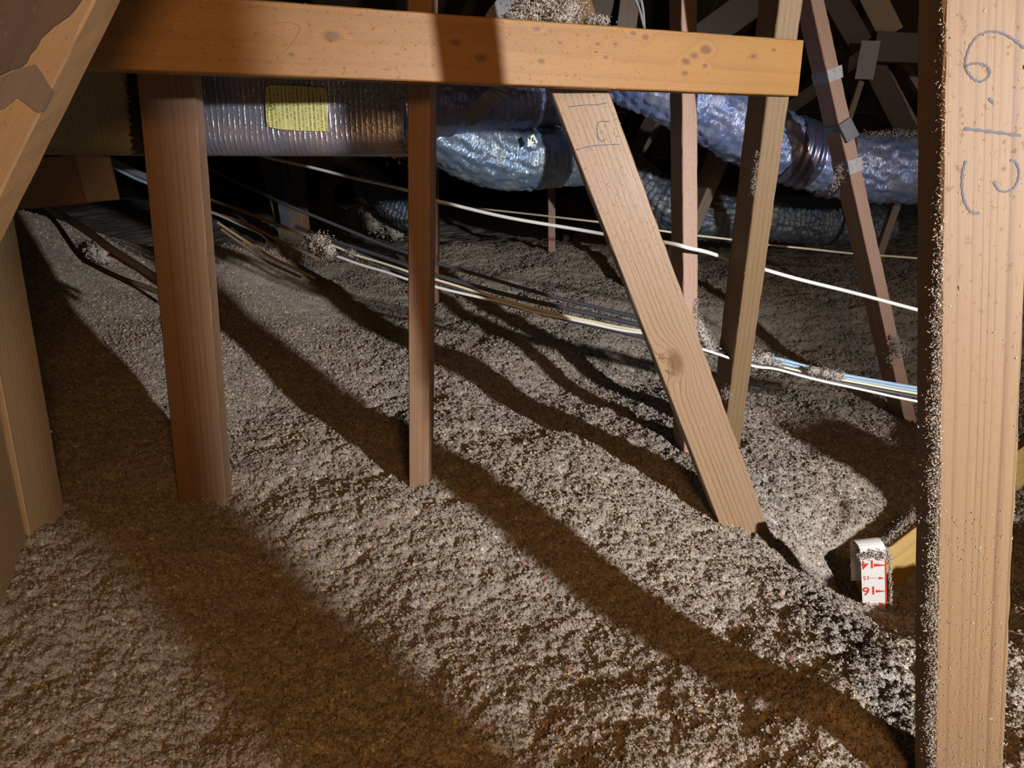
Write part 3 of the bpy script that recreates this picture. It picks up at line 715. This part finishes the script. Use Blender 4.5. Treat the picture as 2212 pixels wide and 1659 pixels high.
flex('flexible_duct', 'dusty flexible duct on the fill, far behind the slanting brace', [(1290, 330, 3.3), (1350, 375, 3.25), (1410, 425, 3.2), (1480, 458, 3.15), (1570, 468, 3.15), (1660, 470, 3.2), (1760, 478, 3.4), (1900, 490, 3.9)], .098, FOIL_DIM, seed=14, amp=.006)
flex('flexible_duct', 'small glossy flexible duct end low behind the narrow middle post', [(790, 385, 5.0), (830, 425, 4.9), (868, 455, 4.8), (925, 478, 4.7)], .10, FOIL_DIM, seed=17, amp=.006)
def wrapring(parent, C, i0, i1, r, name, mat):
    Cq = C[i0:i1]; V, F = sweep(Cq, lambda i, a: np.full_like(a, r) + .003 * np.sin(3 * a + i), 64); return mk(name, V, F, mat, parent, True)
wrapring(big, bC, len(bC) - 34, len(bC) - 12, .108, 'joint_tape', FOIL_DARK)
wrapring(big, bC, len(bC) - 62, len(bC) - 54, .106, 'joint_tape', FOIL_DARK)
wrapring(lev, lC, 0, 14, .116, 'joint_tape', FOIL_DARK)
# printed size tag on the sagging duct
tg = mk('size_tag', [P(1140, 297, 2.14), P(1153, 290, 2.14), P(1162, 308, 2.14), P(1140, 318, 2.14)], [(0, 1, 2, 3)], plain('tag_white', (.8, .82, .76), .5), u_d)
tI = plain('tag_ink', (.03, .10, .05), .6)
def glyph(pts, name='number'):
    V = [P(x, y, 2.138) for x, y in pts]; mk(name, V, [tuple(range(len(V)))], tI, u_d)
for seg in ([(1149, 299), (1154, 297), (1155, 299), (1150, 301)], [(1149, 299), (1151, 299), (1152, 305), (1150, 305)], [(1150, 304), (1155, 302), (1156, 304), (1151, 306)], [(1154, 303), (1156, 303), (1157, 309), (1155, 310)], [(1151, 310), (1157, 308), (1157, 310), (1152, 312)]): glyph(seg)
glyph([(1140, 297), (1147, 294), (1146, 303)], 'arrow_mark')
for lab, cs, n, sz, par in (
    ('pale', [P(1130 + k * 8, 270 + k * 1.5, 2.40) for k in range(14)], 500, .0035, u_d),
    ('pale', [P(1860 + k * 13, 295 - 6 * math.sin(k * .3), 2.58) for k in range(10)], 700, .0035, lev),
    ):
    tuft('clinging_fluff', None, cs, n, (.012, .02, .006), sz, par)
# woven strap crossing the ducts
def strap(label, pts, w, ridge=.009):
    C = catmull([P(*p) for p in pts], 40); V = []; F = []
    s = np.concatenate([[0], np.cumsum(np.linalg.norm(np.diff(C, axis=0), axis=1))]); q = np.arange(0, s[-1], ridge / 4); C = np.stack([np.interp(q, s, C[:, k]) for k in range(3)], -1)
    for i, c in enumerate(C):
        d = C[min(i+1, len(C)-1)] - C[max(i-1, 0)]; d /= np.linalg.norm(d); v = c - np.array([0, 0, CAMZ]); v /= np.linalg.norm(v); sd = np.cross(d, v); sd /= np.linalg.norm(sd)
        lift = -v * .0016 * (1 if i % 4 < 2 else 0); V += [c - sd * w / 2 + lift, c + sd * w / 2 + lift, c + sd * w / 2 + v * .002, c - sd * w / 2 + v * .002]
        if i:
            b = 4 * i; a = b - 4; F += [(a, a+1, b+1, b), (a+1, a+2, b+2, b+1), (a+2, a+3, b+3, b+2), (a+3, a, b, b+3)]
    o = mk('hanging_strap', V, F, STRAP); tag(o, label, 'strap'); return o
strap('grey ribbed strap hanging behind the plank and around the violet duct', [(1120, -60, 2.0), (1098, 0, 1.98), (1062, 60, 1.96), (1080, 185, 1.95), (1052, 220, 1.95), (1020, 250, 1.98), (1005, 262, 2.0)], .043)
strap('dark ribbed plate strap at the rafter joint in the upper right', [(1882, 88, 2.9), (1876, 120, 2.9), (1866, 172, 2.9)], .062)
for k, (a, b) in enumerate((((1366, -20, 1.33), (1391, 58, 1.30)), ((1381, -20, 1.33), (1392, 62, 1.30)))):
    cable('hanging_wire', ('left' if k == 0 else 'right') + ' of two thin grey wires dropping onto the plank top', [a, ((a[0]+b[0])/2 + 2, 20, 1.32), b], .0022, CGREY, cat='wire')

# ================================================================== CABLES
cable('cable', 'long white cable sagging across the view to the right post', [(560, 334, 2.4), (600, 345, 2.35), (740, 378, 2.2), (880, 412, 2.1), (935, 432, 2.0), (1100, 470, 1.9), (1300, 505, 1.8), (1440, 525, 1.62), (1500, 538, 1.60), (1570, 558, 1.68), (1650, 582, 1.74), (1800, 622, 1.76), (1980, 668, 1.72), (2150, 716, 1.7)], .0050, CWHITE)
cable('cable', 'thin pale cable low in the dark background, far behind', [(935, 438, 3.3), (1100, 458, 3.0), (1300, 480, 2.7), (1440, 500, 2.7), (1580, 518, 2.7), (1690, 532, 2.7), (1840, 547, 2.65), (1980, 558, 2.6), (2150, 570, 2.6)], .0045, CYEL)
BG = 'dark cables of the bundle crossing behind the narrow middle post'
cable('cable', 'uppermost dark cable of the bundle, running down from under the duct', [(430, 345, 2.3), (451, 362, 2.25), (535, 403, 2.15), (617, 441, 2.05), (780, 509, 1.95), (877, 546, 1.88), (930, 564, 1.85), (1150, 628, 1.75), (1375, 686, 1.66), (1430, 700, 1.64)], .0048, CBLACK)
cable('cable', 'second dark cable of the bundle left of the slanting brace', [(640, 490, 2.1), (712, 517, 2.0), (877, 572, 1.87), (930, 591, 1.84), (1150, 650, 1.74), (1361, 697, 1.66), (1420, 712, 1.64)], .0058, CBLACK)
cable('cable', 'third dark cable of the bundle left of the slanting brace', [(712, 524, 2.0), (877, 590, 1.86), (930, 604, 1.84), (1150, 672, 1.74), (1377, 724, 1.65), (1440, 738, 1.63)], .0062, CBLACK)
cable('cable', 'white cable lying along the upper side of the dark bundle', [(716, 530, 1.98), (774, 552, 1.93), (877, 585, 1.85), (960, 610, 1.82), (1171, 671, 1.73), (1318, 702, 1.66), (1400, 718, 1.63)], .0036, CYEL)
cable('cable', 'lowest white cable of the bundle left of the slanting brace', [(730, 555, 1.96), (800, 578, 1.9), (878, 602, 1.84), (930, 617, 1.82), (1074, 651, 1.76), (1171, 677, 1.72), (1318, 708, 1.66), (1400, 722, 1.63)], .0040, CWHITE)
for k, (lab, ys, dy, rr, mt) in enumerate((
    ('topmost blue-grey cable right of the leaning strut, under fluff', (741, 770, 777, 810, 837, 860), 0, .0048, CBLUE),
    ('second blue-grey cable right of the leaning strut', (745, 776, 784, 816, 843, 866), 0, .0045, CBLUE),
    ('cream cable right of the leaning strut, above the lowest one', (748, 780, 792, 821, 849, 873), 0, .0036, CYEL),
    ('dark cable right of the leaning strut between two pale ones', (750, 784, 798, 828, 856, 880), 0, .0050, CBLACK),
    ('lowest bright cable right of the leaning strut', (752, 788, 800, 833, 866, 890), 0, .0036, CWHITE))):
    xs = (1510, 1620, 1686, 1820, 1980, 2120)
    cable('cable', lab, [(x, y, 1.70 - .015 * k) for x, y in zip(xs, ys)], rr, mt)
tuft('fluff_clump', 'long clump of pale fluff on the cables right of the leaning strut', [P(1618 + k * 7, 768 + k * 2.3 + 8 * math.sin(k), 1.67) for k in range(10)], 1500, .008, .0026, core=1.2)
tuft('fluff_clump', 'small ragged clump of fluff on the cables, right of the long one', [P(1752 + k * 6, 800 + k * 1.2, 1.65) for k in range(5)], 400, .006, .0022, core=1.2)
tuft('fluff_clump', 'fluff clump on the cables nearest the right post', [P(1780 + k * 7, 806 + k * 1.2, 1.64) for k in range(6)], 500, .006, .0022, core=1.2)
tuft('fluff_clump', 'pale fluff piled between the slanting brace and leaning strut', [P(1505 + k * 5, 700 + k * 9, 1.66) for k in range(7)], 900, .009, .0028, core=1.2)
tuft('fluff_clump', 'grey fluff clump where the white cables emerge, left of the middle post', [P(690, 520, 2.0), P(705, 530, 2.0), P(680, 530, 2.02), P(712, 540, 1.98)], 900, .012, .0036, core=1.3, mat=INS)
tuft('fluff_clump', 'tiny fluff knot on the upper white cable of the bundle', [P(758, 546, 1.92), P(765, 549, 1.92)], 130, .005, .002)
COLIVE = plain('olive_sheath', (.24, .19, .08), .5)
# brown cables at the left
for k, (lab, pts, rr, mt) in enumerate((
    ('brown cable highest in the shadowed run beside the left post', [(440, 425, 2.1), (520, 455, 2.05), (640, 500, 2.0), (700, 525, 2.0)], .005, CBROWN),
    ('brown cable crossing diagonally behind the left post', [(440, 452, 2.0), (540, 488, 2.0), (620, 528, 2.0), (690, 560, 2.0)], .005, CBROWN),
    ('thin grey cable in the shadowed run beside the left post', [(440, 450, 1.95), (500, 478, 1.95), (560, 505, 1.95), (590, 535, 1.95)], .003, CGREY),
    ('olive cable lying on the fill near the small fluff mound', [(470, 480, 1.9), (560, 540, 1.9), (620, 572, 1.9), (680, 600, 1.9)], .004, COLIVE),
    ('low brown cable in the shadow right of the left post', [(478, 495, 1.88), (540, 540, 1.88), (590, 572, 1.88), (650, 598, 1.88)], .0045, CBROWN))):
    cable('cable', lab, pts, rr, mt)
cable('cable', 'thick dusty grey cable slanting down to the left post', [(60, 425, 1.75), (110, 450, 1.7), (200, 508, 1.62), (250, 545, 1.56), (335, 598, 1.50), (420, 650, 1.46)], .0085, CGREY)
cable('cable', 'orange cable under the thick grey one left of the left post', [(240, 548, 1.62), (262, 560, 1.60), (300, 583, 1.56), (338, 610, 1.53), (400, 650, 1.5)], .0060, CORANGE)
cable('cable', 'wide blue-grey cable emerging beneath the duct left of the left post', [(215, 335, 1.9), (260, 358, 1.85), (320, 385, 1.8), (380, 412, 1.75)], .0100, CGREY)
cable('cable', 'thin pale cable under the wide blue-grey one', [(225, 352, 1.85), (260, 370, 1.82), (320, 397, 1.78), (380, 424, 1.75)], .0040, CBLUE)
cable('cable', 'brown cable half sunk in the grey bank at the left', [(85, 450, 2.2), (120, 480, 2.1), (165, 545, 1.95), (200, 572, 1.85), (260, 600, 1.75), (345, 632, 1.68)], .0065, CBROWN)
cable('cable', 'thin brown cable branching below the half sunk one', [(245, 595, 1.78), (290, 620, 1.72), (345, 655, 1.66)], .0035, CBROWN)

# ================================================================== BACKGROUND TIMBER
def bg(label, top, bot, w, t, yaw, mat, ends=(.2, .2), name='truss_web', cat='beam'): return pb(name, label, top, bot, w, t, yaw, mat, ends=ends, cat=cat)
w1 = bg('grey leaning web with shiny film, hanging below the boxy duct', (572, 345, 4.5), (614, 505, 4.6), .088, .12, -20, WGREY, ends=(.4, .35), cat='web')
fm = board('film_strip', '', P(594, 345, 4.42), P(618, 490, 4.46), .055, .004, (0, -1, 0), PLASTIC, parent=w1, rough=.004)
bg('orange-brown web just right of the film-covered one', (632, 345, 4.9), (640, 440, 4.9), .065, .089, -15, WRED, cat='web')
bg('pale short upright web under the duct, left of the middle post', (704, 390, 5.2), (706, 470, 5.2), .085, .04, 0, WGREY, ends=(0, .5), cat='web')
bg('pale kinked web piece above the short upright one', (695, 350, 5.1), (728, 400, 5.15), .06, .03, 0, WGREY, ends=(.05, 0), cat='web')
bg('grey stake close behind the narrow middle post', (937, 280, 3.3), (938, 510, 3.3), .036, .05, 0, WGREY, ends=(.1, .1), cat='web')
bg('small reddish stub below the grey stake', (938, 405, 3.1), (939, 500, 3.1), .03, .04, 0, WRED, ends=(0, .35), cat='web')
bg('thin upright web below the sagging duct', (1192, 395, 4.0), (1192, 570, 4.0), .038, .05, 0, WPINK, ends=(.1, .15), cat='web')
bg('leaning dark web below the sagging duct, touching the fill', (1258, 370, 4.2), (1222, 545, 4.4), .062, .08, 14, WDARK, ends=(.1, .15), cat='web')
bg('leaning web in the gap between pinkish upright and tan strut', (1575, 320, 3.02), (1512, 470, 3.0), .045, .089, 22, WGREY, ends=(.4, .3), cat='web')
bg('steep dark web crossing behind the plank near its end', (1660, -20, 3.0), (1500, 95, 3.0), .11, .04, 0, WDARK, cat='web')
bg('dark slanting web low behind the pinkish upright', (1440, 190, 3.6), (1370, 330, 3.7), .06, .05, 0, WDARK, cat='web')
bg('short dark web running down-left behind the plank', (1452, 215, 4.2), (1385, 330, 4.2), .04, .05, 0, WGREY, ends=(0, .3), cat='web')
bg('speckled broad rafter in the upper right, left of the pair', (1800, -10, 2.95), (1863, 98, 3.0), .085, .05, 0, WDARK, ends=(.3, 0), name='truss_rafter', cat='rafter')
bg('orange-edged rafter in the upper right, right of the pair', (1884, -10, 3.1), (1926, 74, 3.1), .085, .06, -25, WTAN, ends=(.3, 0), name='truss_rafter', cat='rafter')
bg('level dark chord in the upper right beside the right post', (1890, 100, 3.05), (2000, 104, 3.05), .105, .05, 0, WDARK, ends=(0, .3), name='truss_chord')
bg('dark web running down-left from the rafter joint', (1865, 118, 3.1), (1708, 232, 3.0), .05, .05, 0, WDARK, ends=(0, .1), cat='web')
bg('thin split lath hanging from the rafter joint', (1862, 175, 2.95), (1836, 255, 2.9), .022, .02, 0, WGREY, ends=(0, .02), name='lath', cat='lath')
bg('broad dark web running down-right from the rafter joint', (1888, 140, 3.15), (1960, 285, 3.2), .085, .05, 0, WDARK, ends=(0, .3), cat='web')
bg('grey-edged web beside the broad dark one near the right post', (1905, 135, 3.35), (1995, 300, 3.4), .032, .05, 0, WGREY, ends=(0, .3), cat='web')
bg('furthest thin web in the upper right corner gap', (1950, 128, 3.6), (2010, 225, 3.6), .03, .04, 0, WGREY, ends=(0, .2), cat='web')
bg('broken tan board end standing above the plank, centre', (1215, -30, 1.62), (1238, 34, 1.6), .085, .03, 0, WTAN, ends=(.2, .02), name='board_end', cat='board')
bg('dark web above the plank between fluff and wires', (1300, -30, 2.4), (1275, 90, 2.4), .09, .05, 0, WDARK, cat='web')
bg('dark web above the plank right of the hanging wires', (1365, -30, 2.9), (1350, 90, 2.9), .07, .05, 0, WGREY, cat='web')
bg('pale stake low behind the grey strut, beside the right post', (1935, 455, 3.0), (1905, 540, 3.0), .03, .03, 0, WGREY, ends=(.05, .1), name='stake', cat='stake')
cable('thin_wire', 'thin wire slanting up to the pale short web', [(640, 442, 4.8), (696, 398, 5.1)], .003, CGREY, cat='wire')
cable('thin_wire', 'thin wire running right from the pale short web', [(705, 400, 5.1), (780, 415, 4.6), (880, 437, 4.2)], .0025, CGREY, cat='wire')

# fluff on the plank and mounds on the fill
tuft('fluff_pile', 'large pile of grey fluff on the plank top, centre', [P(1130 + k * 9, 18 + 14 * math.sin(k * .9) + k * .7, 1.26) for k in range(12)], 4500, (.011, .012, .008), .0026, core=1.4)
tuft('fluff_pile', 'small pile of grey fluff on the plank top, left of the wires', [P(1272 + k * 6, 46, 1.28) for k in range(6)], 600, (.006, .01, .004), .0022, core=1.3)
tuft('fluff_pile', 'low scrap of fluff at the left foot of the large pile', [P(1100 + k * 6, 36 + k * .3, 1.24) for k in range(4)], 260, (.006, .01, .003), .0020, core=1.3)
tuft('fluff_mound', 'rounded fluff ball beside the brown cables, centre left', [P(600, 548, 3.2), P(615, 555, 3.2), P(625, 563, 3.2), P(592, 540, 3.25), P(628, 551, 3.2)], 2600, .020, .0060, core=1.6)
tuft('fluff_mound', 'pale rounded lump under the thick grey cable at the left', [P(210, 545, 2.55), P(222, 540, 2.6), P(228, 552, 2.55)], 1500, .016, .0050, core=1.7)
tuft('fluff_mound', 'ragged grey heap low behind the narrow middle post', [P(805, 475, 5.1), P(830, 486, 5.1), P(858, 492, 5.0), P(790, 470, 5.2), P(770, 472, 5.2)], 3500, .034, .011, core=2.0)
# ================================================================== unseen boards outside the frame, placed to cast shadows into view
def sh(px, py, z=-.03):      # where a pixel's ray meets the fill
    r = ray(px, py); s = (z - CAMZ) / r[2]; return r * s + np.array([0, 0, CAMZ])
tgt = sh(560, 1330, -.04); Lp = np.array([LX, LY, 0]); d = (tgt - Lp); d[2] = 0; q = Lp + d * .50
board('upright_stud', 'plain post outside the view beside the lamp', (q[0], q[1], 1.5), (q[0], q[1], -.3), .115, .038, (Lp - q) + np.array([.0, 0, 0]), WTAN, cat='post')

tq = np.array([.98, 1.62, 0]); q = Lp + (tq - Lp) * .66; dd = Lp - tq; pr = np.array([dd[1], -dd[0], 0]); pr /= np.linalg.norm(pr)
board('shade_board', 'short wide plank stub outside the view beside the lamp', (q[0], q[1], .24), (q[0], q[1], -.3), .19, .038, Lp - q, WTAN, cat='plank')  # added out of view to darken the ground behind the ruler

GR = {'cable': 'cables strung through the attic', 'duct': 'insulated ducts under the roof', 'web': 'far truss webs in the dark', 'post': 'upright studs', 'strut': 'leaning struts on the right',
      'strap': 'ribbed straps', 'rafter': 'sloping rafters', 'wire': 'thin wires', 'insulation': 'loose tufts of insulation'}
for o in list(COL.objects):
    if o.parent is None and o.get('category') in GR and not o.get('group') and o != floor_ins: o['group'] = GR[o['category']]
